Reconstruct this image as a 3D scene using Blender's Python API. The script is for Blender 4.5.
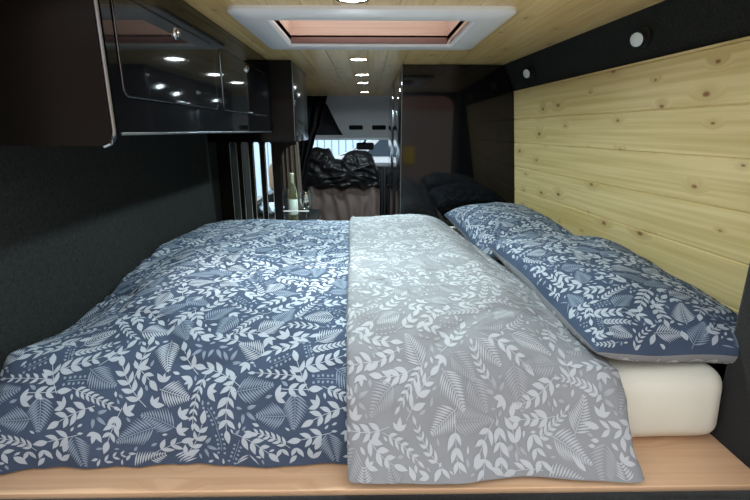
import bpy, bmesh, math, random
from mathutils import Vector, Matrix, noise
from math import sin, cos, pi, radians, atan, sqrt
random.seed(11)
for o in list(bpy.data.objects): bpy.data.objects.remove(o)
SC = bpy.context.scene; COL = SC.collection

# ---------------------------------------------------------------- camera, sky, sun, exposure
H = 1.45                                   # camera height above the van floor
cam = bpy.data.cameras.new('camera'); camo = bpy.data.objects.new('camera', cam); COL.objects.link(camo)
cam.sensor_width = 36; cam.lens = 450/750*36; cam.clip_start = .02; cam.clip_end = 200
camo.location = (0, 0, H); camo.rotation_euler = (radians(90-14.9), 0, radians(-.9))
SC.camera = camo
W = bpy.data.worlds.new('world'); SC.world = W; W.use_nodes = True
bg = W.node_tree.nodes['Background']; bg.inputs[0].default_value = (.88, .94, 1, 1); bg.inputs[1].default_value = 1.15
sun = bpy.data.lights.new('sun', 'SUN'); sun.energy = 1.6; sun.angle = radians(7); sun.color = (1, .93, .84)
suno = bpy.data.objects.new('sun', sun); COL.objects.link(suno)
suno.rotation_euler = Vector((.30, .36, .74)).to_track_quat('Z', 'Y').to_euler()
LED_W = 4.2
vs = SC.view_settings; vs.view_transform = 'Standard'; vs.look = 'None'; vs.gamma = 1; vs.use_curve_mapping = False
vs.exposure = 1.0

# ---------------------------------------------------------------- materials
def mat(name, col, rough=.6, metal=0, spec=.5, coat=0, trans=0, ior=1.45, emit=None, es=0, bump=None, sheen=0, vary=None):
    m = bpy.data.materials.new(name); m.use_nodes = True
    nt = m.node_tree; b = nt.nodes['Principled BSDF']
    b.inputs['Base Color'].default_value = (*col, 1); b.inputs['Roughness'].default_value = rough
    b.inputs['Metallic'].default_value = metal; b.inputs['Specular IOR Level'].default_value = spec
    b.inputs['Coat Weight'].default_value = coat; b.inputs['Coat Roughness'].default_value = .03
    b.inputs['Transmission Weight'].default_value = trans; b.inputs['IOR'].default_value = ior
    b.inputs['Sheen Weight'].default_value = sheen
    if emit: b.inputs['Emission Color'].default_value = (*emit, 1); b.inputs['Emission Strength'].default_value = es
    tc = nt.nodes.new('ShaderNodeTexCoord')
    if bump:
        sc_, st, di = bump
        n = nt.nodes.new('ShaderNodeTexNoise'); n.inputs['Scale'].default_value = sc_; n.inputs['Detail'].default_value = 5
        nt.links.new(tc.outputs['Object'], n.inputs['Vector'])
        bp = nt.nodes.new('ShaderNodeBump'); bp.inputs['Strength'].default_value = st; bp.inputs['Distance'].default_value = di
        nt.links.new(n.outputs['Fac'], bp.inputs['Height']); nt.links.new(bp.outputs[0], b.inputs['Normal'])
    if vary:
        sc_, lo, hi = vary
        n = nt.nodes.new('ShaderNodeTexNoise'); n.inputs['Scale'].default_value = sc_; n.inputs['Detail'].default_value = 6
        nt.links.new(tc.outputs['Object'], n.inputs['Vector'])
        r = nt.nodes.new('ShaderNodeValToRGB'); r.color_ramp.elements[0].position = .3; r.color_ramp.elements[1].position = .7
        r.color_ramp.elements[0].color = (*[c*lo for c in col], 1); r.color_ramp.elements[1].color = (*[c*hi for c in col], 1)
        nt.links.new(n.outputs['Fac'], r.inputs[0]); nt.links.new(r.outputs[0], b.inputs['Base Color'])
    return m

def pine(name, c_lo, c_hi, knot, rough=.4, knot_scale=4.2, knots=True, coat=.0, blotch=0.0):
    """pine boards; UV in metres, u along the board, v across (with a random offset per board)"""
    m = bpy.data.materials.new(name); m.use_nodes = True; nt = m.node_tree; N = nt.nodes; L = nt.links
    b = N['Principled BSDF']; b.inputs['Roughness'].default_value = rough; b.inputs['Coat Weight'].default_value = coat
    b.inputs['Coat Roughness'].default_value = .15
    uv = N.new('ShaderNodeUVMap'); uv.uv_map = 'UVMap'
    def math_(op, a, c=None, v=0.0):
        n = N.new('ShaderNodeMath'); n.operation = op; L.new(a, n.inputs[0])
        if c is not None: L.new(c, n.inputs[1])
        else: n.inputs[1].default_value = v
        return n.outputs[0]
    def mapp(sx, sy, src=None):
        n = N.new('ShaderNodeMapping'); n.inputs['Scale'].default_value = (sx, sy, 1); L.new(src or uv.outputs[0], n.inputs[0]); return n.outputs[0]
    # knots
    vor = N.new('ShaderNodeTexVoronoi'); vor.voronoi_dimensions = '2D'; vor.inputs['Scale'].default_value = 1; vor.inputs['Randomness'].default_value = .85
    L.new(mapp(knot_scale*1.0, knot_scale*2.0), vor.inputs['Vector'])
    sep = N.new('ShaderNodeSeparateColor'); L.new(vor.outputs['Color'], sep.inputs[0])
    on = math_('GREATER_THAN', sep.outputs[0], v=.40)
    rad = math_('MULTIPLY', sep.outputs[1], v=.055); rad = math_('ADD', rad, v=.025)
    dd = math_('DIVIDE', vor.outputs['Distance'], rad)
    k = N.new('ShaderNodeMapRange'); k.inputs[1].default_value = .55; k.inputs[2].default_value = 1.25; k.inputs[3].default_value = 1; k.inputs[4].default_value = 0
    L.new(dd, k.inputs[0]); kk = math_('MULTIPLY', k.outputs[0], on)
    k2 = N.new('ShaderNodeMapRange'); k2.inputs[1].default_value = .6; k2.inputs[2].default_value = 5; k2.inputs[3].default_value = 1; k2.inputs[4].default_value = 0
    L.new(dd, k2.inputs[0]); halo = math_('MULTIPLY', k2.outputs[0], on)
    # grain, bent around the knots
    n1 = N.new('ShaderNodeTexNoise'); n1.noise_dimensions = '3D'; n1.inputs['Scale'].default_value = 1; n1.inputs['Detail'].default_value = 4
    cmb = N.new('ShaderNodeCombineXYZ'); sp = N.new('ShaderNodeSeparateXYZ'); L.new(uv.outputs[0], sp.inputs[0])
    L.new(math_('MULTIPLY', sp.outputs[0], v=1.6), cmb.inputs[0])
    L.new(math_('ADD', math_('MULTIPLY', sp.outputs[1], v=75), math_('MULTIPLY', halo, v=2.4)), cmb.inputs[1])
    L.new(cmb.outputs[0], n1.inputs['Vector'])
    n2 = N.new('ShaderNodeTexNoise'); n2.inputs['Scale'].default_value = 1; n2.inputs['Detail'].default_value = 2; L.new(mapp(1.2, 9), n2.inputs['Vector'])
    g = math_('ADD', math_('MULTIPLY', n1.outputs['Fac'], v=.6), math_('MULTIPLY', n2.outputs['Fac'], v=.4))
    r = N.new('ShaderNodeValToRGB'); r.color_ramp.elements[0].position = .36; r.color_ramp.elements[1].position = .60
    r.color_ramp.elements[0].color = (*c_lo, 1); r.color_ramp.elements[1].color = (*c_hi, 1); L.new(g, r.inputs[0])
    mx0 = N.new('ShaderNodeMix'); mx0.data_type = 'RGBA'; mx0.inputs['B'].default_value = (*[.55*a+.45*c for a, c in zip(c_lo, knot)], 1)
    L.new(math_('MULTIPLY', halo, v=.45 if knots else 0), mx0.inputs['Factor']); L.new(r.outputs[0], mx0.inputs['A'])
    mx = N.new('ShaderNodeMix'); mx.data_type = 'RGBA'; mx.inputs['B'].default_value = (*knot, 1)
    L.new(math_('MULTIPLY', kk, v=.95 if knots else 0), mx.inputs['Factor']); L.new(mx0.outputs['Result'], mx.inputs['A'])
    L.new(mx.outputs['Result'], b.inputs['Base Color'])
    bp = N.new('ShaderNodeBump'); bp.inputs['Strength'].default_value = .08; bp.inputs['Distance'].default_value = .002
    L.new(g, bp.inputs['Height']); L.new(bp.outputs[0], b.inputs['Normal'])
    return m

M = dict(
 pine_wall=pine('pine_wall', (.51,.385,.145), (.68,.54,.265), (.22,.085,.025), .38, knot_scale=5.3, coat=.12),
 pine_ceiling=pine('pine_ceiling', (.64,.42,.16), (.80,.58,.27), (.25,.12,.04), .30, knot_scale=5, coat=.25),
 board=pine('birch_board', (.58,.34,.19), (.70,.44,.26), (.40,.20,.10), .45, knots=False),
 lining=pine('lining_wood', (.58,.36,.26), (.72,.48,.37), (.35,.15,.08), .5, knots=False),
 carpet=mat('charcoal_carpet', (.012,.012,.011), .95, spec=.12, bump=(420,.6,.003), vary=(160,.7,1.35), sheen=.15),
 carpet_side=mat('charcoal_carpet_lining', (.019,.021,.0195), .95, spec=.12, bump=(420,.5,.003), vary=(160,.7,1.3)),
 gloss=mat('gloss_black', (.004,.004,.0045), .05, spec=.42),
 gloss_soft=mat('satin_black', (.006,.005,.004), .22, spec=.16, bump=(500,.1,.001)),
 black=mat('matt_black', (.006,.006,.006), .6),
 alu=mat('aluminium', (.35,.37,.40), .28, metal=1),
 chrome=mat('chrome', (.8,.8,.82), .1, metal=1),
 white_plastic=mat('white_plastic', (.80,.79,.79), .35),
 mattress=mat('mattress_cover', (.70,.67,.56), .9, bump=(260,.25,.002), vary=(9,.96,1.03)),
 navy=mat('navy_cotton', (.050,.071,.112), .88, spec=.2, bump=(900,.12,.001), vary=(14,.88,1.12)),
 grey=mat('grey_cotton', (.232,.234,.24), .88, spec=.2, bump=(900,.12,.001), vary=(14,.94,1.05)),
 leaf_light=mat('print_light', (.37,.41,.45), .88, spec=.2),
 leaf_mid=mat('print_mid', (.21,.26,.325), .88, spec=.2),
 gleaf_light=mat('print_pale_grey', (.40,.41,.42), .88, spec=.2),
 gleaf_mid=mat('print_soft_grey', (.315,.32,.33), .88, spec=.2),
 curtain=mat('dark_curtain', (.0065,.0065,.0075), .9, spec=.1),
 curtain_brown=mat('brown_curtain', (.10,.075,.055), .85),
 seat_cover=mat('brown_grey_cloth', (.17,.120,.105), .8, bump=(60,.3,.01)),
 leather=mat('black_cover', (.009,.008,.009), .45, spec=.4),
 headliner=mat('grey_headliner', (.56,.58,.61), .8),
 dash=mat('dark_dashboard', (.012,.012,.014), .6),
 lens=mat('led_lens', (.9,.9,.9), .4, emit=(.86,.95,1), es=40),
 spot_lens=mat('spot_lens', (.62,.68,.68), .25, spec=.6),
 glass=mat('clear_glass', (1,1,1), .0, trans=1, ior=1.45),
 bottle_glass=mat('pale_green_glass', (.66,.68,.42), .02, trans=.92, ior=1.2),
 label=mat('pale_label', (.62,.70,.62), .6),
 foil=mat('pale_foil', (.55,.60,.40), .35, metal=.3),
 floor=mat('vinyl_floor', (.06,.055,.05), .5, vary=(6,.8,1.2)),
 van_white=mat('white_paint', (.72,.74,.76), .25, coat=.5),
 concrete=mat('concrete', (.50,.49,.46), .85, vary=(1.5,.85,1.1)),
 tyre=mat('tyre', (.015,.015,.015), .8),
 dark_glass=mat('dark_glass', (.05,.07,.09), .05),
 cushion=mat('beige_cushion', (.38,.26,.17), .85),
 cloth=mat('pale_blue_cloth', (.50,.60,.72), .85, vary=(40,.6,1.2)),
 worktop=mat('black_worktop', (.01,.01,.01), .25),
)
def pane_mat(name, tint, w=.06):
    m = bpy.data.materials.new(name); m.use_nodes = True; nt = m.node_tree; nt.nodes.clear()
    o = nt.nodes.new('ShaderNodeOutputMaterial'); t = nt.nodes.new('ShaderNodeBsdfTransparent'); g = nt.nodes.new('ShaderNodeBsdfGlossy')
    t.inputs[0].default_value = (*tint, 1); g.inputs['Roughness'].default_value = .02; x = nt.nodes.new('ShaderNodeMixShader'); x.inputs[0].default_value = w
    nt.links.new(t.outputs[0], x.inputs[1]); nt.links.new(g.outputs[0], x.inputs[2]); nt.links.new(x.outputs[0], o.inputs[0]); return m
M['pane'] = pane_mat('window_pane', (.92,.97,1)); M['pane_dome'] = pane_mat('skylight_pane', (.95,.96,.97)); M['pane_glassware'] = pane_mat('thin_glass', (.9,.95,.93), .5)

# two-tone painted wall of the workshop behind the van
def twotone():
    m = bpy.data.materials.new('two_tone_wall'); m.use_nodes = True; nt = m.node_tree; b = nt.nodes['Principled BSDF']; b.inputs['Roughness'].default_value = .8
    tc = nt.nodes.new('ShaderNodeTexCoord'); s = nt.nodes.new('ShaderNodeSeparateXYZ'); nt.links.new(tc.outputs['Object'], s.inputs[0])
    r = nt.nodes.new('ShaderNodeValToRGB'); r.color_ramp.interpolation = 'CONSTANT'
    r.color_ramp.elements[0].color = (.34,.27,.23,1); r.color_ramp.elements[1].color = (.30,.14,.10,1); r.color_ramp.elements[1].position = .46
    mu = nt.nodes.new('ShaderNodeMath'); mu.operation = 'MULTIPLY'; mu.inputs[1].default_value = .25; nt.links.new(s.outputs[2], mu.inputs[0]); nt.links.new(mu.outputs[0], r.inputs[0])
    nt.links.new(r.outputs[0], b.inputs['Base Color']); return m
M['twotone'] = twotone()

# ---------------------------------------------------------------- helpers
def setp(o, label=None, cat=None, group=None, kind=None):
    if label: o['label'] = label
    if cat: o['category'] = cat
    if group: o['group'] = group
    if kind: o['kind'] = kind
    return o
def empty(name, loc, label, cat, group=None):
    o = bpy.data.objects.new(name, None); o.location = loc; o.empty_display_size = .05; COL.objects.link(o)
    return setp(o, label, cat, group)
def link(name, me, mats, parent=None, smooth=False):
    """mesh given in world coordinates; if parented keep the world place"""
    o = bpy.data.objects.new(name, me); COL.objects.link(o)
    for m in (mats if isinstance(mats, (list, tuple)) else [mats]): me.materials.append(m)
    if smooth:
        for p in me.polygons: p.use_smooth = True
    if parent is not None:
        o.parent = parent
        root = parent.location.copy(); pp = parent.parent
        while pp is not None: root += pp.location; pp = pp.parent
        me.transform(Matrix.Translation(-root))
    return o
def from_py(name, vs_, fs, mats, parent=None, smooth=False, uvs=None, mi=None):
    me = bpy.data.meshes.new(name); me.from_pydata([tuple(v) for v in vs_], [], fs); 
    if uvs is not None:
        ul = me.uv_layers.new(name='UVMap')
        for p in me.polygons:
            for li in p.loop_indices: ul.data[li].uv = uvs[me.loops[li].vertex_index]
    me.update()
    o = link(name, me, mats, parent, smooth)
    if mi:
        for p, k in zip(me.polygons, mi): p.material_index = k
    return o
def bmo(name, bm, mats, parent=None, smooth=False):
    bmesh.ops.recalc_face_normals(bm, faces=bm.faces)
    me = bpy.data.meshes.new(name); bm.to_mesh(me); bm.free()
    o = link(name, me, mats, parent, False)
    if smooth:
        for p in me.polygons: p.use_smooth = True
        try: me.set_sharp_from_angle(angle=radians(40))
        except Exception: pass
    return o
def box_into(bm, lo, hi, bev=0, seg=2):
    r = bmesh.ops.create_cube(bm, size=1); v = r['verts']
    for q in v: q.co = Vector([(lo[i]+hi[i])/2 + q.co[i]*(hi[i]-lo[i]) for i in range(3)])
    if bev:
        es = list({e for q in v for e in q.link_edges})
        bmesh.ops.bevel(bm, geom=es, offset=bev, segments=seg, affect='EDGES', profile=.5)
def box(name, lo, hi, m, parent=None, bev=.003, seg=2, smooth=True):
    bm = bmesh.new(); box_into(bm, lo, hi, bev, seg); return bmo(name, bm, m, parent, smooth)
def uv_box(name, lo, hi, m, axis, parent=None, bev=0.0):
    """box whose UVs (metres) run along 'axis' (0 or 1) of its large faces"""
    bm = bmesh.new(); box_into(bm, lo, hi, bev)
    ul = bm.loops.layers.uv.new('UVMap')
    for f in bm.faces:
        for l in f.loops:
            c = l.vert.co
            l[ul].uv = (c[axis], c[1-axis] + c.z*1.0)
    return bmo(name, bm, m, parent)
def tube_into(bm, pts, r, n=10, cap=True):
    rings = []
    for i, p in enumerate(pts):
        p = Vector(p); a = Vector(pts[max(i-1, 0)]); b = Vector(pts[min(i+1, len(pts)-1)]); d = (b-a).normalized()
        up = Vector((0,0,1)) if abs(d.z) < .9 else Vector((1,0,0)); s = d.cross(up).normalized(); t = s.cross(d)
        rr = r[i] if isinstance(r, (list, tuple)) else r
        rings.append([bm.verts.new(p + (s*cos(2*pi*k/n) + t*sin(2*pi*k/n))*rr) for k in range(n)])
    for A, B in zip(rings, rings[1:]):
        for k in range(n): bm.faces.new((A[k], A[(k+1)%n], B[(k+1)%n], B[k]))
    if cap: bm.faces.new(rings[0]); bm.faces.new(rings[-1][::-1])
def tube(name, pts, r, m, parent=None, n=10): bm = bmesh.new(); tube_into(bm, pts, r, n); return bmo(name, bm, m, parent, True)
def lathe(name, prof, loc, m, parent=None, n=28, axis=None):
    bm = bmesh.new(); rings = []
    q = Vector(axis or (0,0,1)).normalized().to_track_quat('Z', 'Y')
    for r, z in prof:
        if r < 1e-6: rings.append([bm.verts.new(Vector(loc) + q @ Vector((0,0,z)))])
        else: rings.append([bm.verts.new(Vector(loc) + q @ Vector((r*cos(2*pi*k/n), r*sin(2*pi*k/n), z))) for k in range(n)])
    for A, B in zip(rings, rings[1:]):
        for k in range(n):
            if len(A) == 1 and len(B) == 1: continue
            if len(A) == 1: bm.faces.new((A[0], B[k], B[(k+1)%n]))
            elif len(B) == 1: bm.faces.new((A[k], A[(k+1)%n], B[0]))
            else: bm.faces.new((A[k], A[(k+1)%n], B[(k+1)%n], B[k]))
    return bmo(name, bm, m, parent, True)
def rrect(x0, x1, z0, z1, r, n=6):
    out = []
    for cx, cz, a0 in ((x1-r, z1-r, 0), (x0+r, z1-r, 90), (x0+r, z0+r, 180), (x1-r, z0+r, 270)):
        for k in range(n+1):
            a = radians(a0+90*k/n); out.append((cx+r*cos(a), cz+r*sin(a)))
    return out
def plate_with_holes(name, outer, holes, place, d0, d1, m, parent=None):
    """flat plate with holes in it, outline points (a,b) put in 3D by place(a,b,d)"""
    bm = bmesh.new(); loops = [outer] + holes; es = []
    for lp in loops:
        vv = [bm.verts.new((a, b, 0)) for a, b in lp]
        for i in range(len(vv)): es.append(bm.edges.new((vv[i], vv[(i+1) % len(vv)])))
    bmesh.ops.triangle_fill(bm, use_beauty=True, use_dissolve=False, edges=es)
    r = bmesh.ops.extrude_face_region(bm, geom=list(bm.faces)); top = [g for g in r['geom'] if isinstance(g, bmesh.types.BMVert)]
    ts = set(top)
    for v in bm.verts: v.co = Vector(place(v.co.x, v.co.y, d1 if v in ts else d0))
    return bmo(name, bm, m, parent)
def lerp(a, b, t): return a+(b-a)*t
def sm(t): t = max(0, min(1, t)); return t*t*(3-2*t)
def pl(pts, x):
    if x <= pts[0][0]: return pts[0][1]
    for (a, b), (c, d) in zip(pts, pts[1:]):
        if x <= c: return lerp(b, d, sm((x-a)/(c-a)) * .5 + .5*(x-a)/(c-a))
    return pts[-1][1]
CE = H + .31                      # ceiling height
BZ = H - .642                     # top of the bed board
MT = H - .476                     # top of the mattress

# ---------------------------------------------------------------- the van's shell
XL = -.76
def st(o): o['kind'] = 'structure'; return o
st(box('floor', (-.95, .62, -.04), (.95, 6.4, 0), M['floor'], bev=0))
# left wall with the side window
plate = [(.6, 0), (4.4, 0), (4.4, CE+.02), (.6, CE+.02)]
WY0, WY1, WZ0, WZ1 = 2.99, 3.88, H-.50, H-.035
st(plate_with_holes('wall_left', plate, [rrect(WY0, WY1, WZ0, WZ1, .05)], lambda a, b, d: (XL-d, a, b), 0, .05, M['carpet_side']))
st(plate_with_holes('window_1', rrect(WY0-.02, WY1+.02, WZ0-.02, WZ1+.02, .07), [rrect(WY0+.015, WY1-.015, WZ0+.015, WZ1-.015, .04)], lambda a, b, d: (XL-d, a, b), -.012, .0, M['black']))
w1 = bpy.data.objects['window_1']
box('pane', (XL-.034, WY0+.002, WZ0+.002), (XL-.028, WY1-.002, WZ1-.002), M['pane'], w1, bev=0)

# right wall : leaning side, boards below, carpet strip above
def tt(Y): return (2.31-Y)/1.31
def xr(Y, z):                     # z relative to camera
    t = tt(Y)
    if z >= .18: a = .72+.058*t; b = .655+.08*t; return lerp(a, b, (z-.18)/.13)
    return lerp(.72+.058*t, .775+.108*t, (.18-z)/.63)
random.seed(5)
vs_, fs, uvs = [], [], []
zb = [.18, .054, -.061, -.178, -.296, -.414, -.532, -.65]
NY = 14; ya, yb = 2.325, .93
for a, b in zip(zb, zb[1:]):
    off = random.uniform(0, 30); g = .0022
    prof = [(a, .0135), (a-.0001, .004), (a-.0035, 0), (b+.0035, 0), (b+.0001, .004), (b, .0135)] if True else None
    base = len(vs_)
    for j in range(NY+1):
        Y = lerp(ya, yb, j/NY)
        for z, d in prof:
            vs_.append((xr(Y, z)+d, Y, H+z)); uvs.append((Y+off, z+off*1.7))
    n = len(prof)
    for j in range(NY):
        for k in range(n-1): fs.append((base+j*n+k, base+j*n+k+1, base+(j+1)*n+k+1, base+(j+1)*n+k))
    # end caps near + far
    for j in (0, NY): fs.append(tuple(base+j*n+k for k in range(n)))
w = from_py('wall_right', vs_, fs, M['pine_wall'], uvs=uvs); st(w)
# thin lath capping the boards
vs_, fs, uvs = [], [], []
for j in range(NY+1):
    Y = lerp(ya, yb, j/NY); x = xr(Y, .18)
    for dx, dz in ((-.0015, -.001), (-.0015, .005), (.02, .005), (.02, -.001)): vs_.append((x+dx, Y, H+.18+dz)); uvs.append((Y, dz+dx))
for j in range(NY):
    for k in range(4): fs.append((j*4+k, j*4+(k+1) % 4, j*4+4+(k+1) % 4, j*4+4+k))
fs += [(0,1,2,3), (NY*4+3, NY*4+2, NY*4+1, NY*4)]
st(from_py('trim_1', vs_, fs, M['pine_wall'], uvs=uvs))
# carpet lining strip + backing wall
vs_, fs = [], []
ys = [.6+.1*i for i in range(39)]
zs = [-1.45, -.65, -.45, .0, .165, .18, .22, .26, .30, .33]
for Y in ys:
    for z in zs:
        vs_.append((xr(min(Y, 2.6), max(z, -.5)) + .014, Y, H+z))
n = len(zs)
for i in range(len(ys)-1):
    for k in range(n-1): fs.append((i*n+k, i*n+k+1, (i+1)*n+k+1, (i+1)*n+k))
o = from_py('wall_right_lining', vs_, fs, M['carpet_side'], smooth=True); o.name = 'wall_right'; st(o)
so = o.modifiers.new('s', 'SOLIDIFY'); so.thickness = .03; so.offset = -1

# rear pillars and header round the open doorway
def rear():
    yn, yf = .56, .845
    outer = [(-1.0, -.05), (1.0, -.05), (1.0, CE+.1), (-1.0, CE+.1)]
    hole = rrect(-.75, .75, .20, H+.285, .10, 8)
    st(plate_with_holes('wall_rear', outer, [hole], lambda a, b, d: (a, d, b), yn, .66, M['carpet']))
    for s in (1, -1):      # carpeted wheel-arch post standing beside the mattress
        bm = bmesh.new(); box_into(bm, (min(s*.75, s*.95), .655, .0), (max(s*.75, s*.95), yf, CE+.02), .012, 3)
        st(bmo('trim_2' if s > 0 else 'trim_3', bm, M['carpet'], None, True))
rear()

# ceiling boards (run towards the cab) round the skylight opening
SX0, SX1, SY0, SY1 = -.275, .29, 1.375, 1.765
random.seed(8)
vs_, fs, uvs = [], [], []
pw = .084; x = -.84
def strip(x0, x1, y0, y1, off):
    b = len(vs_)
    prof = [(x0, .003), (x0+.0015, 0), (x1-.0015, 0), (x1, .003)]
    for Y in (y0, y1):
        for xx, d in prof: vs_.append((xx, Y, CE+d)); uvs.append((Y+off, xx+off*1.3))
    for k in range(3): fs.append((b+k, b+k+1, b+5+k, b+4+k))
    for Y in (y0, y1):
        vs_.append((x0, Y, CE+.02)); uvs.append((Y+off, x0)); vs_.append((x1, Y, CE+.02)); uvs.append((Y+off, x1))
    fs.append((b+8, b+9, b+11, b+10)); fs.append((b, b+4, b+10, b+8)); fs.append((b+3, b+7, b+11, b+9))
    fs.append((b, b+1, b+2, b+3, b+9, b+8)); fs.append((b+4, b+5, b+6, b+7, b+11, b+10))
while x < .85:
    off = random.uniform(0, 20); x1 = x+pw
    segs = [(x, x1)]
    cuts = sorted({c for c in (SX0, SX1) if x < c < x1})
    e = [x]+cuts+[x1]
    for a, b in zip(e, e[1:]):
        if a >= SX0-1e-6 and b <= SX1+1e-6: strip(a, b, .6, SY0, off); strip(a, b, SY1, 4.42, off)
        else: strip(a, b, .6, 4.42, off)
    x = x1
st(from_py('ceiling', vs_, fs, M['pine_ceiling'], uvs=uvs))

# skylight
sk = empty('skylight', ((SX0+SX1)/2, (SY0+SY1)/2, CE), 'rectangular skylight with white rim and wooden lined shaft in the pine ceiling', 'skylight')
def rim():
    bm = bmesh.new()
    prof = [(0, 0), (.001, -.008), (.008, -.014), (.080, -.018), (.092, -.016), (.098, -.008), (.098, 0)]   # (inwards, z)
    ox0, ox1, oy0, oy1 = SX0-.096, SX1+.108, SY0-.096, SY1+.096
    rings = []
    for d, z in prof:
        r = max(.04-d*.38, .004)
        rings.append([bm.verts.new((a, b, CE+z)) for a, b in rrect(ox0+d, ox1-d, oy0+d, oy1-d, r, 5)])
    n = len(rings[0])
    for A, B in zip(rings, rings[1:]+rings[:1]):
        for k in range(n): bm.faces.new((A[k], A[(k+1) % n], B[(k+1) % n], B[k]))
    return bmo('rim', bm, M['white_plastic'], sk, True)
rim()
o = uv_box('shaft_lining', (SX0, SY0, CE-.005), (SX1, SY1, CE+.15), M['lining'], 0, sk)
bm = bmesh.new(); bm.from_mesh(o.data)
bmesh.ops.delete(bm, geom=[f for f in bm.faces if abs(f.normal.z) > .5], context='FACES')
bm.to_mesh(o.data); bm.free(); s_ = o.modifiers.new('s', 'SOLIDIFY'); s_.thickness = .012; s_.offset = 1
box('sill_strip', (SX0+.002, SY1-.012, CE-.008), (SX1-.002, SY1, CE+.012), mat('dark_wood_strip', (.22,.11,.09), .5), sk, bev=.002)
box('pane', (SX0-.03, SY0-.03, CE+.15), (SX1+.03, SY1+.03, CE+.156), M['pane_dome'], sk, bev=0)
st(plate_with_holes('roof', [(-.97, .55), (.97, .55), (.97, 6.2), (-.97, 6.2)], [[(SX0-.012, SY0-.012), (SX1+.012, SY0-.012), (SX1+.012, SY1+.012), (SX0-.012, SY1+.012)]], lambda a, b, d: (a, b, d), CE+.10, CE+.14, M['van_white']))
bpy.data.objects['roof'].name = 'ceiling_roof'

# recessed LED downlights, a row along the middle
first = None
dl_lab = ['round LED downlight cut by the top edge of the photo, nearer than the skylight',
 'round LED downlight just beyond the skylight, the largest of the glowing row',
 'round LED downlight second beyond the skylight in the ceiling row',
 'round LED downlight third beyond the skylight in the ceiling row',
 'round LED downlight farthest along the ceiling, beside the cab headliner edge']
for i, (x, y) in enumerate([(-.035, 1.2), (-.04, 2.17), (-.03, 2.75), (-.03, 3.2), (-.025, 3.95)]):
    if i == 0:
        t = empty('ceiling_downlight', (x, y, CE), dl_lab[0], 'ceiling light', 'LED downlights along the ceiling')
        a = lathe('bezel', [(.043, 0), (.045, -.003), (.041, -.006), (.036, -.005), (.035, -.002)], (x, y, CE), M['chrome'], t)
        b = lathe('lens', [(0, -.003), (.035, -.003), (.035, -.001)], (x, y, CE), M['lens'], t)
        first = (t, a, b)
    else:
        t = first[0].copy(); COL.objects.link(t); t.location = (x, y, CE); t['label'] = dl_lab[i]
        for c in first[1:]: q = c.copy(); COL.objects.link(q); q.parent = t
    la = bpy.data.lights.new('led', 'AREA'); la.shape = 'DISK'; la.size = .065; la.energy = LED_W; la.color = (.74, .94, 1); la.spread = radians(165)
    lo = bpy.data.objects.new('led_light', la); lo.location = (0, 0, -.0075); COL.objects.link(lo); lo.parent = t

# ---------------------------------------------------------------- cab
CY = 4.42
def quadbox(name, pts, m, parent=None):   # 8 points
    return from_py(name, pts, [(0,1,2,3), (4,7,6,5), (0,4,5,1), (1,5,6,2), (2,6,7,3), (3,7,4,0)], m, parent)
# headliner: sloping face with shelf recess
hl = plate_with_holes('wall_front', [(-.95, 0), (.95, 0), (.95, .40), (-.95, .40)],
    [rrect(-.215+.24*k+.02, -.215+.24*k+.165, .085, .13, .010, 3) for k in (0, 1, 2)] + [[(-.92, .03), (-.26, .03), (-.30, .10), (-.40, .33), (-.92, .33)]],
    lambda a, b, d: (a, 4.95-b*1.0+d, H-.08+b), 0, .02, M['headliner']); st(hl)
box('shelf_back', (-.9, 4.95, H-.05), (.9, 5.2, H+.30), M['dash'], hl)
st(box('ceiling_cab', (-.95, CY, CE+.0), (.95, 6.0, CE+.03), M['headliner'], bev=0)); 
st(box('ceiling_cab_lining', (-.95, 4.94, H-.10), (.95, 5.45, H-.078), M['headliner'], bev=.004))
bpy.data.objects['ceiling_cab_lining'].name = 'ceiling_cab'
# cab sides with door windows
for s, nm in ((-1, 'wall_left'), (1, 'wall_right')):
    xx = -.80 if s < 0 else .80
    st(plate_with_holes(nm, [(4.38, 0), (6.1, 0), (6.1, H-.35), (5.55, CE+.02), (4.38, CE+.02)], [[(4.75, H-.42), (5.85, H-.42), (5.5, H-.08), (4.80, H-.08)]],
        lambda a, b, d: (xx+s*d, a, b), 0, .04, M['headliner']))
# windscreen
ws = quadbox('window_2', [(-.85, 5.60, H-.09), (.85, 5.60, H-.09), (.85, 6.12, H-.45), (-.85, 6.12, H-.45), (-.85, 5.606, H-.085), (.85, 5.606, H-.085), (.85, 6.126, H-.445), (-.85, 6.126, H-.445)], M['pane']); st(ws)
st(box('trim_4', (-.88, 5.44, H-.11), (.88, 5.62, H-.07), M['headliner'], bev=.01))
d_ = bmesh.new(); box_into(d_, (-.79, 5.5, H-.95), (.79, 6.19, H-.42), .05, 4); bmo('dashboard', d_, M['dash'], None, True)
setp(bpy.data.objects['dashboard'], 'dark dashboard under the windscreen at the far end', 'dashboard')
st(box('wall_front', (-.9, 6.2, 0), (.9, 6.3, H-.5), M['dash'], bev=0))
# mirror
mr = empty('rear_view_mirror', (-.03, 5.25, H-.11), 'dark rear-view mirror hanging before the bright windscreen', 'mirror')
bm = bmesh.new(); box_into(bm, (-.13, 5.25, H-.215), (.07, 5.28, H-.135), .022, 5); bmo('housing', bm, M['dash'], mr, True)
tube('stalk', [(-.03, 5.275, H-.14), (-.03, 5.30, H-.10)], .01, M['dash'], mr)
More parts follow.
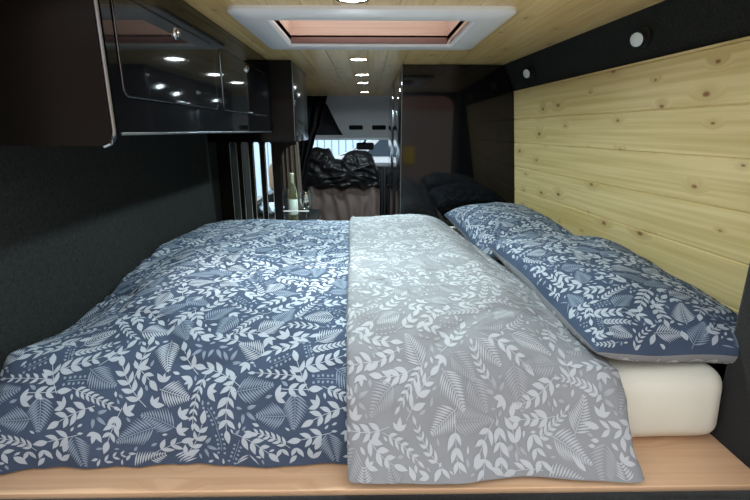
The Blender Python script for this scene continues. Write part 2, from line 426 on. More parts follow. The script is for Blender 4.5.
# hanging dark card/tag on the screen side
# seats
def lump(name, c, r, m, parent, amp=.03, freq=9, seed=0, n=3, sq=.7):
    bm = bmesh.new(); bmesh.ops.create_icosphere(bm, subdivisions=5, radius=1)
    for v in bm.verts:
        q = v.co.copy(); p = Vector([math.copysign(abs(q[i])**sq, q[i])*r[i] for i in range(3)])
        d = noise.noise(Vector((p.x*freq+seed, p.y*freq, p.z*freq*.55+p.x*5))) ; e = abs(noise.noise(Vector((p.x*freq*1.6+p.z*9, seed+3, p.z*freq*.8))))
        v.co = Vector(c) + p + q*(d*amp - e*amp*1.2)
    return bmo(name, bm, m, parent, True)
def cover(name, sil, zlow, y0, parent, seed):
    """creased cover hanging over a seat top; sil = silhouette (x, z) across the seat"""
    vs_, fs = [], []; nx, nz = 110, 90; xa, xb = sil[0][0], sil[-1][0]; n_ = noise.noise
    for j in range(nz+1):
        v = j/nz
        for i in range(nx+1):
            u = i/nx; x = lerp(xa, xb, u); zt = pl(sil, x); bul = .10*sin(pi*min(1, max(0, u)))**.5
            if v < .55: q = v/.55; z = lerp(zlow+.015*sin(x*31), zt-.06, q); y = y0-.035-bul*(.35+.65*sin(q*pi*.75))
            elif v < .8: q = (v-.55)/.25; a_ = q*pi; z = zt-.06+.06*sin(a_); y = y0+.06-(bul*.7+.07)*cos(a_)
            else: q = (v-.8)/.2; z = lerp(zt-.06, zlow, q); y = y0+.13+bul*.7
            w = n_(Vector((x*3+seed, z*3, 1)))*2
            r1 = 1-abs(n_(Vector((x*6+z*5+w+seed, z*9-x*3, 3))))*2.6; r2 = 1-abs(n_(Vector((x*15+w+seed, z*9+x*9, 7))))*2.6
            d = .030*max(0, r1)**1.5 + .007*max(0, r2) + .03*n_(Vector((x*5+seed, z*5, 9)))
            vs_.append((x + .01*n_(Vector((z*12, x*8, seed))), y-d if v < .6 else y, z+d*.25))
    for j in range(nz):
        for i in range(nx): a_ = j*(nx+1)+i; fs.append((a_, a_+1, a_+nx+2, a_+nx+1))
    o = from_py(name, vs_, fs, M['leather'], parent, True); so_ = o.modifiers.new('s', 'SOLIDIFY'); so_.thickness = .004; so_.offset = 1
    return o
def seat(name, loc, x0, x1, ztop, label, heads):
    t = empty(name, loc, label, 'seat', None); cx = (x0+x1)/2
    # pleated cloth back cover
    vs_, fs = [], []; nx, nz = 60, 16
    for side in (0, 1):
        for j in range(nz+1):
            z = lerp(.45, ztop, j/nz)
            for i in range(nx+1):
                u = i/nx; x = lerp(x0, x1, u); rr = .035*max(0, (abs(u-.5)*2-.85)/.15)**2
                y = loc[1] - .02 + rr + .020*sin(u*38+j*.15+2*noise.noise(Vector((u*3, j*.2, 0))))*(1-.5*j/nz) + .01*noise.noise(Vector((x*9, z*6, 2))) - .04*(j/nz) + (.05*max(0, j/nz-.85)/.15 if side == 0 else 0)
                vs_.append((x, y if side == 0 else loc[1]+.14-.04*(j/nz), z+ (.008*sin(u*17) if j == nz else 0)))
    n1 = (nx+1)*(nz+1)
    for s in (0, 1):
        for j in range(nz):
            for i in range(nx):
                a = s*n1+j*(nx+1)+i; f = (a, a+1, a+nx+2, a+nx+1); fs.append(f if s == 0 else f[::-1])
    for j in range(nz):
        for i in (0, nx):
            a = j*(nx+1)+i; fs.append((a, a+nx+1, n1+a+nx+1, n1+a))
    for i in range(nx): a = nz*(nx+1)+i; fs.append((a, a+1, n1+a+1, n1+a))
    from_py('backrest', vs_, fs, M['seat_cover'], t, True)
    box('seat_base', (x0, loc[1]+.05, .0), (x1, loc[1]+.6, .5), M['seat_cover'], t, bev=.04, seg=3)
    for k, (sil, zlow) in enumerate(heads):
        cover('draped_cover', sil, zlow, loc[1], t, k*5+2)
    return t
seat('passenger_bench_seat', (-.27, 4.62, 0), -.62, .12, H-.48, 'double cab seat in brown-grey cloth with creased black covers over its tops', [([(-.68, H-.30), (-.60, H-.20), (-.52, H-.175), (-.40, H-.185), (-.33, H-.29), (-.27, H-.30), (-.21, H-.22), (-.12, H-.195), (-.02, H-.20), (.04, H-.24), (.09, H-.36), (.118, H-.50)], H-.56)])
seat('driver_seat', (.44, 4.62, 0), .21, .68, H-.50, 'single cab seat mostly hidden behind the tall gloss black unit', [([(.19, H-.45), (.25, H-.27), (.36, H-.20), (.48, H-.20), (.60, H-.27), (.66, H-.45)], H-.56)])
gl = empty('gear_console', (.17, 4.72, 0), 'narrow dark console with twin upright posts between the two cab seats', 'console')
box('post', (.137, 4.66, .35), (.157, 4.70, H-.40), M['dash'], gl, bev=.01)
box('post', (.165, 4.66, .35), (.186, 4.70, H-.36), M['dash'], gl, bev=.01)
box('console_base', (.135, 4.62, .0), (.188, 4.9, .36), M['dash'], gl, bev=.01)

# curtains
def drape(name, fn, nu, nv, m, thick=.004):
    vs_, fs = [], []
    for j in range(nv+1):
        for i in range(nu+1): vs_.append(fn(i/nu, j/nv))
    for j in range(nv):
        for i in range(nu): a = j*(nu+1)+i; fs.append((a, a+1, a+nu+2, a+nu+1))
    o = from_py(name, vs_, fs, m, None, True); s = o.modifiers.new('s', 'SOLIDIFY'); s.thickness = thick; return o
def dc(u, v):     # v: 0 top, 1 bottom ; tied back to the left at v ~ .5
    z = lerp(CE-.01, .25, v)
    xright = pl([(H-.9, -.62), (H-.62, -.64), (H-.5, -.62), (H-.36, -.575), (H-.08, -.49), (H+.05, -.43), (H+.31, -.36)], z)
    xleft = -.74
    return (lerp(xleft, xright, u), 4.30 + .030*sin(u*30) * (.4+.6*abs(v-.5)) + .04*v*(1-u)+.01*sin(u*11+v*4), z)
o = drape('curtain', dc, 90, 40, M['curtain']); setp(o, 'dark curtain swept back to the left before the cab', 'curtain')
def bc(u, v):
    z = lerp(H-.02, .30, v)
    return (lerp(-.752, -.60+.02*sin(v*3), u), 3.93+.022*sin(u*26+v)+.01*sin(u*57), z)
o = drape('curtain', bc, 60, 30, M['curtain_brown']); setp(o, 'brown gathered curtain between the slotted black panel and the wine bottle', 'curtain')

# ---------------------------------------------------------------- tall gloss unit on the right
BX0, BX1, BY0, BY1 = .168, .70, 2.33, 3.75
tw = empty('tall_cabinet', ((BX0+BX1)/2, (BY0+BY1)/2, 0), 'tall gloss black cabinet at the right beyond the bed, reflecting the room', 'cabinet')
box('carcass', (BX0+.018, BY0+.02, 0), (.635, BY1, CE-.002), M['gloss'], tw, bev=.003)
rp = [(BX0, 0), (xr(2.31, -.6)-.004, 0)] + [(xr(2.31, z)-.004, H+z) for z in (-.6, -.3, 0, .17, .181, .22, .26, .305)] + [(BX0, CE-.003)]
plate_with_holes('rear_panel', rp, [], lambda a, b, d: (a, d, b), BY0, BY0+.018, M['gloss'], tw)
box('side_door', (BX0, BY0+.022, .1), (BX0+.016, 3.0, CE-.02), M['gloss'], tw, bev=.002)
box('side_door', (BX0, 3.006, .1), (BX0+.016, BY1-.01, CE-.02), M['gloss'], tw, bev=.002)
box('door_handle', (BX0-.012, 2.95, H+.02), (BX0-.002, 2.965, H+.12), M['alu'], tw, bev=.002)
box('edge_strip', (BX0-.001, BY0-.0015, 0), (BX0+.003, BY0+.003, CE-.003), mat('dark_metal', (.12,.13,.14), .3, metal=1), tw, bev=0)

# ---------------------------------------------------------------- overhead cupboards, left
FX = -.452; OY0, OY1 = .85, 2.185
OZ0 = H-.005
oc = empty('overhead_cabinet', (FX-.15, (OY0+OY1)/2, OZ0), 'gloss black overhead cupboard with two lift-up doors along the left wall', 'cupboard')
D1 = (.883, 1.43, H+.058, H+.243); D2 = (1.482, 2.11, H+.058, H+.243)
plate_with_holes('face_frame', [(OY0, OZ0), (OY1, OZ0), (OY1, CE-.002), (OY0, CE-.002)], [rrect(*D1, .018), rrect(*D2, .018)], lambda a, b, d: (FX-d, a, b), 0, .018, M['gloss'], oc)
box('carcass', (XL+.002, OY0+.002, OZ0), (FX-.02, OY1, CE-.003), M['gloss_soft'], oc, bev=0)
box('lower_edge_trim', (FX-.001, OY0+.01, OZ0-.004), (FX+.003, OY1, OZ0+.001), M['alu'], oc, bev=.0006)
for k, D in enumerate((D1, D2)):
    g = .004
    bm = bmesh.new(); fr = rrect(D[0]+g, D[1]-g, D[2]+g, D[3]-g, .015)
    A = [bm.verts.new((FX+.000, a, b)) for a, b in fr]
    B = [bm.verts.new((FX+.003, a, b)) for a, b in rrect(D[0]+g+.002, D[1]-g-.002, D[2]+g+.002, D[3]-g-.002, .014)]
    C = [bm.verts.new((FX-.017, a, b)) for a, b in fr]
    n = len(A); bm.faces.new(B)
    for i in range(n): bm.faces.new((A[i], A[(i+1) % n], B[(i+1) % n], B[i])); bm.faces.new((A[i], A[(i+1) % n], C[(i+1) % n], C[i]))
    d = bmo('door', bm, M['gloss'], oc, False)
    # bright hairline edge round the door
    pts = [(FX+.0015, a, b) for a, b in rrect(D[0]+g-.001, D[1]-g+.001, D[2]+g-.001, D[3]-g+.001, .016)]
    tube('edge_band', pts+[pts[0]], .0009, mat('dim_edge', (.16,.17,.18), .3, metal=1), d, 6)
    cy = (D[0]+D[1])/2
    lk = lathe('push_lock', [(0, .009), (.007, .009), (.0095, .007), (.0095, .003), (.013, .002), (.014, 0)], (FX+.003, cy, H+.219), M['chrome'], d, 24, (1, 0, 0))
    box('finger_pull', (FX+.003, cy-.045 if k == 0 else cy-.02, D[2]+.004), (FX+.009, cy+.005 if k == 0 else cy+.03, D[2]+.009), M['alu'], d, bev=.001)
# rear end panel, larger than the cupboard, aluminium strip down its edge
plate_with_holes('end_panel', [(XL+.002, H-.027)] + [(-.475+.02*sin(radians(a)), H-.007-.02*cos(radians(a))) for a in range(0, 91, 15)] + [(-.455, CE-.002), (XL+.002, CE-.002)], [], lambda a, b, d: (a, d, b), OY0-.018, OY0, M['gloss_soft'], oc)
tube('edge_strip', [(-.474, OY0-.012, H-.028), (-.462, OY0-.012, H-.023), (-.4545, OY0-.012, H-.009), (-.453, OY0-.012, H+.0), (-.453, OY0-.012, CE-.004)], .0036, M['alu'], oc, 8)
# deeper kitchen locker beyond
kc = empty('kitchen_wall_cabinet', (-.54, 2.6, H-.06), 'gloss black cupboard set deeper into the aisle beyond the overhead cupboard', 'cupboard')
box('carcass', (XL+.002, 2.20, H-.055), (-.345, 2.70, CE-.002), mat('dim_gloss_black', (.004,.004,.004), .12, spec=.16), kc, bev=.004, seg=3)
tube('corner_strip', [(-.345, 2.203, H-.05), (-.345, 2.203, CE-.004)], .003, mat('dark_chrome', (.35,.36,.38), .25, metal=1), kc, 8)

# slatted partition at the bed's far end
sl = [rrect(x, x+.034, .55, H-.055, .016, 5) for x in (-.692, -.633, -.577, -.518)]
o = plate_with_holes('slotted_partition', [(XL+.002, 0), (-.442, 0), (-.442, H-.17), (-.438, H-.13), (-.424, H-.10), (-.400, H-.08), (-.375, H-.072), (-.360, H-.07), (-.360, H-.057), (XL+.002, H-.057)], sl, lambda a, b, d: (a, d, b), 2.32, 2.34, M['gloss_soft'])
setp(o, 'black panel with four tall rounded slots standing at the far left end of the bed', 'partition')
# pale outline of the slots: light on the panel's cut edge, put into colour
for s in sl:
    pts = [(a, 2.319, b) for a, b in s]; e = tube('slot_lit_edge', pts+[pts[0]], .0013, mat('painted_lit_edge', (.30,.28,.22), .5), o, 6)

# ---------------------------------------------------------------- worktop, bottle, glass
wt = empty('side_table', (-.52, 2.85, 0), 'small dark table with a pale rail behind the slotted panel', 'table')
TZ = H-.545
box('table_top', (-.74, 2.55, TZ-.025), (-.33, 3.2, TZ), M['worktop'], wt, bev=.004)
for x, y in ((-.70, 2.6), (-.36, 2.6), (-.70, 3.15), (-.36, 3.15)): tube('leg', [(x, y, 0), (x, y, TZ-.02)], .014, M['alu'], wt)
rl = tube('rail', [(-.503, 2.565, TZ+.095), (-.34, 2.565, TZ+.095)], .0035, M['white_plastic'], wt)
for x in (-.50, -.343): tube('rail_post', [(x, 2.565, TZ), (x, 2.565, TZ+.095)], .0022, M['worktop'], rl)
bt = empty('wine_bottle', (-.452, 2.70, TZ), 'pale green white-wine bottle with a light label on the small table', 'bottle')
bl = (-.452, 2.70, TZ); bq = lambda p: [(r*.78, z) for r, z in p]
lathe('glass_body', bq([(0, .004), (.030, 0), (.036, .006), (.037, .02), (.037, .175), (.034, .195), (.022, .222), (.0145, .240), (.0135, .255)]), bl, M['bottle_glass'], bt)
lathe('label', bq([(.0374, .055), (.0378, .056), (.0378, .145), (.0374, .146)]), bl, M['label'], bt)
lathe('capsule', bq([(.0142, .242), (.0150, .243), (.0150, .285), (.0165, .287), (.0165, .298), (.014, .300), (0, .300)]), bl, M['foil'], bt)
wg = empty('wine_glass', (-.375, 2.72, TZ), 'clear stemmed wine glass standing right of the wine bottle', 'glass')
gx = (-.372, 2.70, TZ)
lathe('bowl', [(.004, .085), (.020, .092), (.034, .115), (.038, .140), (.034, .172), (.029, .190)], gx, M['pane_glassware'], wg)
lathe('stem', [(.0045, .004), (.0035, .02), (.0035, .075), (.006, .088)], gx, M['glass'], wg)
lathe('foot', [(.033, 0), (.033, .002), (.012, .005), (.0045, .008), (0, .008)], gx, M['glass'], wg)
o = lump('cushion', (-.685, 3.30, H-.325), (.035, .05, .10), M['cushion'], None, .01, 5); setp(o, 'tan cushion glimpsed through the slots below the side window', 'cushion')
bench = box('bench', (-.755, 3.21, 0), (-.60, 3.60, H-.44), M['worktop'], None, bev=.01); setp(bench, 'low dark bench under the side window behind the slots', 'bench')
o = lump('folded_cloth', (-.66, 3.05, TZ+.035), (.07, .13, .035), M['cloth'], None, .03, 18, 4); setp(o, 'crumpled pale blue and white cloth on the table behind the slots', 'cloth')

# ---------------------------------------------------------------- right wall spotlights
SPL = []
for i, (Y, z) in enumerate(((1.31, .243), (2.06, .243))):
    x = xr(Y, z)+.012
    ax = Vector((-.86, -.46, -.30)).normalized(); c0 = Vector((x, Y, H+z))
    lab = 'white-faced round spotlight above the pine boards, nearest the camera' if i == 0 else 'small round spotlight above the pine boards beside the tall gloss cabinet'
    t = empty('wall_spotlight', c0, lab, 'spotlight', 'spotlights above the pine boards')
    lathe('mount', [(0, .0), (.026, 0), (.026, .006), (.016, .010), (0, .010)], c0, M['black'], t, 20, (-1, 0, -.1))
    p1 = c0 + Vector((-.008, 0, 0)); p2 = p1 + ax*.012
    lathe('housing', [(0, .0), (.012, .0), (.020, .012), (.021, .026), (.0205, .030), (.018, .030)], p1, M['chrome'], t, 24, ax)
    lathe('lens', [(0, .0325), (.014, .0318), (.0185, .029)], p1, M['spot_lens'], t, 24, ax)

# ---------------------------------------------------------------- bed
bp_ = empty('bed_platform', (0, 1.5, 0), 'plywood bed base board with black carpeted front fascia across the rear of the van', 'bed base')
o = uv_box('board', (XL+.012, .69, BZ-.018), (.748, 2.31, BZ), M['board'], 0, bp_, .0015)
box('fascia', (XL+.02, .664, .02), (.739, .684, BZ-.004), M['carpet'], bp_, bev=.004)
box('support', (XL+.02, 1.4, .0), (.74, 1.43, BZ-.018), M['carpet'], bp_, bev=.002)
box('support', (XL+.02, 2.28, .0), (.74, 2.31, BZ-.018), M['carpet'], bp_, bev=.002)
# the board has a seam: second sheet on the right, slightly darker strip
bm = bmesh.new(); box_into(bm, (-.745, .80, BZ+.001), (.746, 2.30, MT), .042, 6)
bmesh.ops.subdivide_edges(bm, edges=[e for e in bm.edges if e.calc_length() > .3], cuts=20, use_grid_fill=True)
for v in bm.verts:
    k = noise.noise(Vector((v.co.x*5, v.co.y*5, v.co.z*9)))*.005
    if v.co.z > BZ+.01: v.co.z += k
    v.co.y += k*.6 if v.co.y < .9 else 0
    if v.co.x > .6 and v.co.z > BZ+.08: v.co.x -= .004
o = bmo('mattress', bm, M['mattress'], None, True); setp(o, 'thick cream mattress on the plywood bed board', 'mattress')

# printed leaf pattern: one repeat tile of sprigs, packed without overlaps
TILE = .58; GR = 145
def leafshape(px, py, ang, L, Wd, m, bend=0.0):
    """-> (points rows, material). rows of (left, mid, right)"""
    rows = []; n = 6
    for i in range(n+1):
        t = i/n; w = Wd*.5*sin(pi*t**.85)**1.05 if 0 < i < n else 0
        a = ang + bend*t; 
        x = px + cos(ang+bend*t*.5)*L*t; y = py + sin(ang+bend*t*.5)*L*t
        rows.append(((x-sin(a)*w, y+cos(a)*w), (x+sin(a)*w, y-cos(a)*w)))
    return (rows, m)
def stemshape(pts, w, m):
    rows = []
    for i, p in enumerate(pts):
        a = pts[max(0, i-1)]; b = pts[min(len(pts)-1, i+1)]; d = math.hypot(b[0]-a[0], b[1]-a[1]) or 1
        nx, ny = -(b[1]-a[1])/d, (b[0]-a[0])/d; rows.append(((p[0]+nx*w, p[1]+ny*w), (p[0]-nx*w, p[1]-ny*w)))
    return (rows, m)
def curvepts(L, bend, n):
    out = []; x = y = 0; a = -bend/2
    for i in range(n+1): out.append((x, y, a)); x += cos(a)*L/n; y += sin(a)*L/n; a += bend/n
    return out
def motif(kind, R):
    sh = []
    if kind == 'branch':                      # broad pointed leaves
        n = R.randint(3, 5); L = n*R.uniform(.020, .025); c = curvepts(L, R.uniform(-.6, .6), n)
        sh.append(stemshape([(p[0], p[1]) for p in c], .0008, 1))
        for i in range(1, n):
            for s in (1, -1):
                l = R.uniform(.027, .038)*(1-.25*i/n); sh.append(leafshape(c[i][0], c[i][1], c[i][2]+s*R.uniform(.6, .95), l, l*R.uniform(.36, .44), 1, -s*.3))
        sh.append(leafshape(c[-1][0], c[-1][1], c[-1][2], .034, .0145, 1))
    elif kind == 'willow':                    # narrow leaves
        n = R.randint(6, 8); L = R.uniform(.09, .12); c = curvepts(L, R.uniform(-.8, .8), n)
        sh.append(stemshape([(p[0], p[1]) for p in c], .0007, 1))
        for i in range(1, n):
            for s in (1, -1): l = .022*(1-.35*i/n); sh.append(leafshape(c[i][0], c[i][1], c[i][2]+s*.75, l, l*.34, 1, -s*.3))
        sh.append(leafshape(c[-1][0], c[-1][1], c[-1][2], .02, .007, 1))
    elif kind == 'fern':
        n = R.randint(12, 15); L = n*R.uniform(.0062, .0070); c = curvepts(L, R.uniform(-.5, .5), n)
        m = 2 if R.random() < .6 else 1
        sh.append(stemshape([(p[0], p[1]) for p in c], .0008, m))
        for i in range(1, n):
            l = .042*(1-i/n)+.004; l *= 1 if i > 1 else .8
            for s in (1, -1): sh.append(leafshape(c[i][0], c[i][1], c[i][2]+s*1.0, l, .0037, m, -s*.22))
    elif kind == 'berries':
        n = 5; c = curvepts(.055, R.uniform(-.5, .5), n)
        sh.append(stemshape([(p[0], p[1]) for p in c], .0006, 2))
        for i in range(1, n+1):
            for s in (1, -1):
                q = c[i][2]+s*.9; r = .008+.002*(i % 2); sh.append(leafshape(c[i][0]+cos(q)*r*.6, c[i][1]+sin(q)*r*.6, q, .0072, .0062, 2))
    elif kind == 'veined':                    # oval leaves drawn as separate strokes
        for s, k in ((-1.0, .8), (0, 1), (1.0, .8)):
            ca, sa = cos(s), sin(s)
            for q in (-1, 0, 1):
                b0 = .008; off_ = q*.0042
                sh.append(leafshape(ca*b0-sa*off_*.4, sa*b0+ca*off_*.4, s+q*.22, .030*k*(1 if q == 0 else .9), .0030, 2, -q*.55))
    elif kind == 'leaf3':
        for s in (-.8, 0, .8): l = R.uniform(.02, .03); sh.append(leafshape(0, 0, s, l, l*.42, 1))
    elif kind == 'leaf1':
        l = R.uniform(.012, .02); sh.append(leafshape(0, 0, 0, l, l*.42, R.choice((1, 2))))
    return sh
def make_tile(seed):
    R = random.Random(seed); occ = bytearray(GR*GR); out = []
    def cells(rows):
        s = set()
        for (a, b) in rows:
            for t in (0, .5, 1):
                x = lerp(a[0], b[0], t); y = lerp(a[1], b[1], t); s.add((int(x/TILE*GR) % GR, int(y/TILE*GR) % GR))
        return s
    plan = [('branch', 900, .05), ('fern', 900, .07), ('branch', 900, .08), ('willow', 900, .06), ('veined', 500, .04), ('fern', 900, .12), ('branch', 1200, .12), ('willow', 900, .10), ('berries', 900, .05), ('willow', 900, .05), ('berries', 900, .04), ('leaf3', 1800, .03), ('leaf1', 2500, .02)]
    lim = {0: 18, 1: 14, 2: 14, 3: 12, 4: 8, 5: 12, 6: 12, 7: 20, 8: 16, 9: 10, 10: 12, 11: 60, 12: 140}
    for pi_, (kind, tries, tol) in enumerate(plan):
        got = 0
        for _ in range(tries):
            sh = motif(kind, R); a = R.uniform(0, 2*pi); ox, oy = R.uniform(0, TILE), R.uniform(0, TILE); ca, sa = cos(a), sin(a)
            sh = [([tuple((ox+p[0]*ca-p[1]*sa, oy+p[0]*sa+p[1]*ca) for p in row) for row in rows], m) for rows, m in sh]
            cs = set()
            for rows, m in sh: cs |= cells(rows)
            hit = sum(occ[j*GR+i] for i, j in cs)
            if hit > tol*len(cs): continue
            out += sh; got += 1
            for i, j in cs: occ[j*GR+i] = 1
            if got >= lim[pi_]: break
    return out
TILES = [make_tile(3), make_tile(21)]

def fabric(name, P, nu, nv, U, V, mats, parent, uv0=(0, 0), rot=0.0, tile=0, print_ok=None, off=.0009, flip=False):
    """P(u,v)->point for u in [0,U], v in [0,V] metres; mesh grid plus the printed sprigs lying in its surface"""
    G = [[Vector(P(U*i/nu, V*j/nv)) for i in range(nu+1)] for j in range(nv+1)]
    vs_, fs, mi = [], [], []
    for j in range(nv+1):
        for i in range(nu+1): vs_.append(G[j][i])
    for j in range(nv):
        for i in range(nu): a = j*(nu+1)+i; fs.append((a, a+nu+1, a+nu+2, a+1) if flip else (a, a+1, a+nu+2, a+nu+1)); mi.append(0)
    # vertex normals
    Nn = [[None]*(nu+1) for _ in range(nv+1)]
    for j in range(nv+1):
        for i in range(nu+1):
            du = G[j][min(nu, i+1)]-G[j][max(0, i-1)]; dv = G[min(nv, j+1)][i]-G[max(0, j-1)][i]; n = du.cross(dv)
            n = n.normalized() if n.length > 1e-12 else Vector((0, 0, 1)); Nn[j][i] = -n if flip else n
    def at(u, v):
        fu = u/U*nu; fv = v/V*nv; i = min(nu-1, int(fu)); j = min(nv-1, int(fv)); a = fu-i; b = fv-j
        p = G[j][i]*(1-a)*(1-b)+G[j][i+1]*a*(1-b)+G[j+1][i]*(1-a)*b+G[j+1][i+1]*a*b
        n = Nn[j][i]*(1-a)*(1-b)+Nn[j][i+1]*a*(1-b)+Nn[j+1][i]*(1-a)*b+Nn[j+1][i+1]*a*b
        return p+n.normalized()*off if n.length > 1e-9 else p
    cr, sr = cos(rot), sin(rot); e = .003
    # tile range
    K = .84; TS = TILE*K; R_ = int((U+V)/TS)+3
    for tx in range(-R_, R_):
        for ty in range(-R_, R_):
            cx, cy = (tx+.5)*TS+uv0[0], (ty+.5)*TS+uv0[1]; X, Yv = cx*cr-cy*sr, cx*sr+cy*cr
            if not (-.6 < X < U+.6 and -.6 < Yv < V+.6): continue
            for rows, m in TILES[tile]:
                pts = []; ok = True
                for row in rows:
                    for p in row:
                        a, b = p[0]*K+tx*TS+uv0[0], p[1]*K+ty*TS+uv0[1]; x, y = a*cr-b*sr, a*sr+b*cr
                        if not (e < x < U-e and e < y < V-e): ok = False; break
                        pts.append((x, y))
                    if not ok: break
                if not ok: continue
                if print_ok and not print_ok(*pts[len(pts)//2]): continue
                b0 = len(vs_)
                for q in range(0, len(pts), 2):
                    (x0_, y0_), (x1_, y1_) = pts[q], pts[q+1]
                    vs_.append(at(x0_, y0_)); vs_.append(at((x0_+x1_)/2, (y0_+y1_)/2)); vs_.append(at(x1_, y1_))
                n = len(pts)//2
                for q in range(n-1):
                    c = b0+q*3; 
                    for w in (0, 1):
                        f = (c+w, c+w+3, c+w+4, c+w+1); fs.append(f[::-1] if flip else f); mi.append(m)
    o = from_py(name, vs_, fs, mats, parent, True, mi=mi)
    return o
BLUE = [M['navy'], M['leaf_light'], M['leaf_mid']]; GREY = [M['grey'], M['gleaf_light'], M['gleaf_mid']]

# duvet profile (Y, z rel. camera) from far end to the front hem
PATH = [(2.275, -.62), (2.27, -.54), (2.25, -.475), (2.20, -.437), (2.0, -.412), (1.6, -.395), (1.3, -.392), (1.05, -.400), (.92, -.418), (.83, -.452), (.778, -.505), (.757, -.57), (.752, -.615), (.750, -.636)]
cum = [0]
for a, b in zip(PATH, PATH[1:]): cum.append(cum[-1]+math.hypot(b[0]-a[0], b[1]-a[1]))
PL_ = cum[-1]
def path(s):
    s = max(0, min(PL_, s)); k = 0
    while k < len(cum)-2 and s > cum[k+1]: k += 1
    t = (s-cum[k])/(cum[k+1]-cum[k])
    p0, p1, p2, p3 = PATH[max(0, k-1)], PATH[k], PATH[k+1], PATH[min(len(PATH)-1, k+2)]
    def cr(a, b, c, d):
        d1 = (c-a)*.5; d2 = (d-b)*.5
        return (2*t**3-3*t*t+1)*b+(t**3-2*t*t+t)*d1+(-2*t**3+3*t*t)*c+(t**3-t*t)*d2
    def seg(i):
        return cr(p0[i], p1[i], p2[i], p3[i])
    # linear blend keeps uneven spacing from overshooting
    f = .45
    return (lerp(lerp(p1[0], p2[0], t), seg(0), f), lerp(lerp(p1[1], p2[1], t), seg(1), f))
def pnorm(s):
    a = path(s-.015); b = path(s+.015); d = Vector((b[0]-a[0], b[1]-a[1])); d.normalize(); return (d.y, -d.x) if False else (-(-d.y), -d.x)
def wr(x, s, sd=0):
    n = noise.noise
    a = n(Vector((x*3.2+sd, s*2.4, 1)))*.012 + n(Vector((x*8, s*6+sd, 4)))*.006
    w = n(Vector((x*3+s*2+sd, s*3, 8)))*1.2
    a += .0045*abs(n(Vector((x*14+w*3, s*9+sd, 2))))**.6*1.3 - .002
    a -= .009*max(0, 1-abs(n(Vector((x*2.3+sd+5, s*3.3+w*.4, 6))))*9)      # crease lines
    return a
edgez = [(.75, -.45), (.85, -.445), (1.03, -.462), (1.2, -.452), (1.38, -.416), (1.6, -.392), (1.9, -.405), (2.14, -.432), (2.3, -.45)]
dv = empty('duvet', (0, 1.4, MT), 'leaf-print duvet spread over the bed, navy with a grey side turned back', 'duvet')
UB = .77
def Pb(u, s):
    x = -.752+u
    Y, z = path(s); ny, nz = pnorm(s)
    d = wr(x, s); edge = sm((s-.05)/.25)*sm((PL_-s)/.18)
    d *= .35+.65*edge
    # sink towards the wall edge, following the tucked side
    el = 1-sm(u/.22)
    top = 1-sm((s-1.55)/.2) if False else 1
    ze = pl(edgez, Y)
    zz = z
    if z > -.47: zz = lerp(z, min(z, ze), el)
    if u < .02: zz -= (.02-u)*1.2
    hem = sm((s-(PL_-.12))/.12)
    Y2 = Y + ny*d - hem*(.012*noise.noise(Vector((x*7, 3, 1)))+.010*noise.noise(Vector((x*19, 1, 1)))) - .014*el*hem
    bulge = .012*sm((s-1.55)/.15)*(1-hem)
    Z2 = zz + nz*d
    Z2 += .012*sin(max(0, min(1, u/UB))*pi)*edge
    return (x, Y2 - bulge*.6, max(H+Z2, BZ+.0035) if Y2 < .80 else H+Z2)
fabric('blue_side', Pb, 84, 250, UB, PL_, BLUE, dv, (.1, .07), 0.0, 0, flip=True)
# turned-back grey part
WG = .60
def gx0(s): return pl([(0, -.085), (.5, -.078), (1.2, -.052), (PL_, -.036)], s)
def gx1(s): return pl([(0, .365), (.1, .385), (.6, .415), (1.05, .455), (1.35, .49), (1.62, .50), (1.75, .505), (PL_, .52)], s)
S0, S1 = .05, PL_+.02
def Pg(u, v):
    s = lerp(S0, PL_, min(1, v/(S1-S0)))
    t = u/WG
    a, b = gx0(s), gx1(s)
    e1 = .075                                    # share of the width that forms each rolled edge
    hgt = .026
    if t < e1: q = t/e1; x = a + .012*(1-cos(q*pi/2)) - .006*sin(q*pi); l = hgt*sin(q*pi/2)
    elif t > 1-e1*1.2:
        q = (1-t)/(e1*1.2); x = b - .045*(1-cos(q*pi/2)) ; l = hgt*sin(q*pi/2)**.9
    else: q = (t-e1)/(1-e1*2.2); x = lerp(a+.012, b-.045, q); l = hgt
    Y, z = path(s); ny, nz = pnorm(s)
    rt = sm((x-.22)/.22)                          # right part rests directly on the mattress
    zb_ = z
    if z > -.47: zb_ = lerp(z, max(-.474, z-.055), rt*sm((t-.5)/.5))
    d = wr(x, s, 17)*(.9 if e1 < t < 1-e1*1.2 else .3)
    hem = sm((s-(PL_-.10))/.10); hf = sm((s-(PL_-.26))/.2)
    d *= 1-.5*hem
    farr = sm((s-S0)/.08)
    l *= .35+.65*farr
    Y2 = Y + ny*(d+l) - hem*(.030+.008*noise.noise(Vector((x*8, 5, 2)))) - hf*.010*sin(x*13+1)
    Z2 = zb_ + nz*(d+l) + .008*sin(t*pi)*(1-hf)
    if Y2 < .80: Z2 = max(Z2, BZ-H+.010 + .006*(1-t)*hem)
    return (x, Y2, H+Z2)
fabric('turned_back_side', Pg, 72, 250, WG, S1-S0, GREY, dv, (.03, .31), .0, 1, flip=True)

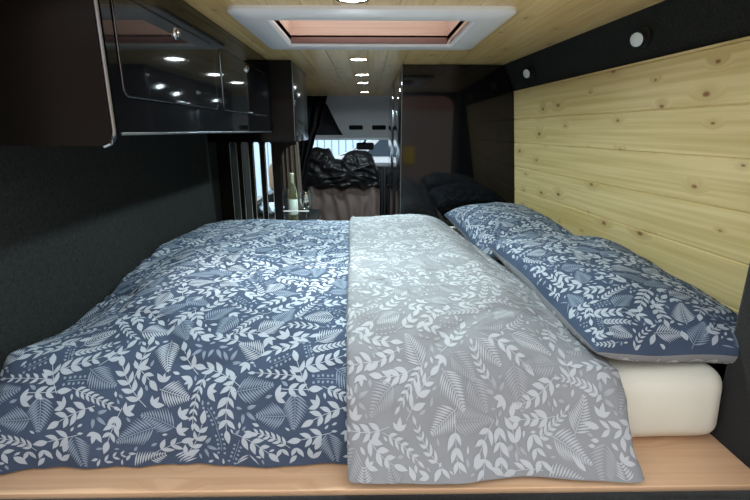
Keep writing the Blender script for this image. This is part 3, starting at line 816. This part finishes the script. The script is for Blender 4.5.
# pillows
def pillow(name, c, L, Wd, top, bot, rx, ry, rz, label, sd, uv0):
    t = empty(name, c, label, 'pillow', 'leaf-print pillows by the pine boards')
    R = Matrix.Rotation(rz, 3, 'Z') @ Matrix.Rotation(ry, 3, 'Y') @ Matrix.Rotation(rx, 3, 'X')
    def shape(a, b, up):
        a_, b_ = a*2-1, b*2-1; A = .5*a_+.5*sin(a_*pi/2); B = .6*b_+.4*sin(b_*pi/2)
        # pinched sides, pointed corners
        x = Wd/2*A*(1-.045*(1-B*B)*1.0*abs(A)); y = L/2*B*(1-.05*(1-A*A)*abs(B))
        f = ((1-abs(A)**2.6)*(1-abs(B)**2.8)); f = max(f, 0)**.48
        h = (top if up else -bot)*f
        n = noise.noise
        h += f*(n(Vector((x*6+sd, y*5, 1)))*.012 + n(Vector((x*14+sd, y*10, 5)))*.005)
        # creases running in from the corners and edge
        ed = max(abs(A), abs(B)); h += .006*ed**3*(1-ed**6)*n(Vector((x*30*(1 if abs(B) > abs(A) else .4)+sd, y*30*(1 if abs(A) > abs(B) else .4), 2)))*2
        zc = .010*noise.noise(Vector((x*7+sd, y*7, 9)))*ed**2
        v = Vector(c) + R @ Vector((x, y, h+zc)); v.z = max(v.z, MT+.003 + (.008*f if up else 0)); return v
    fabric('pillowcase', lambda u, v: shape(u/(Wd*1.22), v/(L*1.12), True), 80, 120, Wd*1.22, L*1.12, BLUE, t, uv0, 0, 0)
    fabric('underside', lambda u, v: shape(u/(Wd*1.22), v/(L*1.12), False), 70, 100, Wd*1.22, L*1.12, GREY, t, uv0, 0, 1, flip=True)
    return t
pillow('pillow', (.634, 1.155, MT+.062), .72, .42, .092, .075, radians(3.6), radians(4.5), radians(3.0), 'near leaf-print pillow with navy top and grey underside, closest to the open mattress corner', 3, (.02, .05))
pillow('pillow', (.585, 1.88, MT+.068), .70, .385, .085, .065, radians(2), radians(-4), radians(2), 'far leaf-print pillow beside the tall gloss black cabinet', 9, (.25, .4))

# ---------------------------------------------------------------- outside
st(box('ground', (-25, -20, -.45), (25, 30, -.40), M['concrete'], bev=0)); bpy.data.objects['ground'].name = 'floor'
o = box('workshop_wall', (-7, -5.6, -.4), (7, -5.4, 3.2), M['twotone'], None, bev=0); o.name = 'wall_workshop'; st(o)
# ribbed shutter beyond the windscreen
bm = bmesh.new()
for i in range(60): box_into(bm, (-6+i*.2, 13.0, -.4), (-6+i*.2+.17, 13.05, 4.4), .01, 1)
box_into(bm, (-6, 13.06, -.4), (6, 13.1, 4.4))
o = bmo('roller_shutter', bm, mat('shutter_blue', (.66,.80,.90), .6), None); setp(o, 'pale blue ribbed shutter seen through the windscreen', 'shutter')
car = empty('parked_car', (.9, 9.3, -.4), 'white car parked outside, seen through the windscreen', 'car')
prof = [(-1.15, .25), (-1.15, .72), (-1.05, .86), (-.35, 1.02), (.25, 1.52), (.9, 1.62), (2.1, 1.56), (2.75, 1.05), (2.9, .9), (2.9, .25)]
bm = bmesh.new(); A = [bm.verts.new((x, 8.5, z-.05)) for x, z in prof]; B = [bm.verts.new((x, 10.1, z-.05)) for x, z in prof]
bm.faces.new(A); bm.faces.new(B[::-1])
for i in range(len(prof)): bm.faces.new((A[i], A[(i+1) % len(prof)], B[(i+1) % len(prof)], B[i]))
bmesh.ops.bevel(bm, geom=list(bm.edges), offset=.05, segments=3, affect='EDGES'); bmo('body', bm, M['van_white'], car, True)
for q in ([(-.1, 1.03), (.32, 1.42), (.85, 1.50), (.85, 1.03)], [(.93, 1.03), (.93, 1.50), (1.95, 1.46), (2.3, 1.06)]):
    bm = bmesh.new(); A = [bm.verts.new((x, 8.49, z-.05)) for x, z in q]; B = [bm.verts.new((x, 8.52, z-.05)) for x, z in q]
    bm.faces.new(A); bm.faces.new(B[::-1])
    for i in range(4): bm.faces.new((A[i], A[(i+1) % 4], B[(i+1) % 4], B[i]))
    bmo('side_window', bm, M['dark_glass'], car)
for x in (-.45, 2.15):
    for y in (8.5, 9.95): lathe('wheel', [(0, 0), (.28, 0), (.31, .03), (.31, .16), (.28, .19), (0, .19)], (x, y-.02, -.09), M['tyre'], car, 28, (0, 1, 0))

sg = box('wall_sign', (.76, -5.39, H-.72), (1.02, -5.37, H-.34), mat('sign_yellow', (.75,.50,.03), .5), None, bev=.004)
setp(sg, 'plain yellow panel seen only as a reflection in the tall gloss cabinet', 'sign')
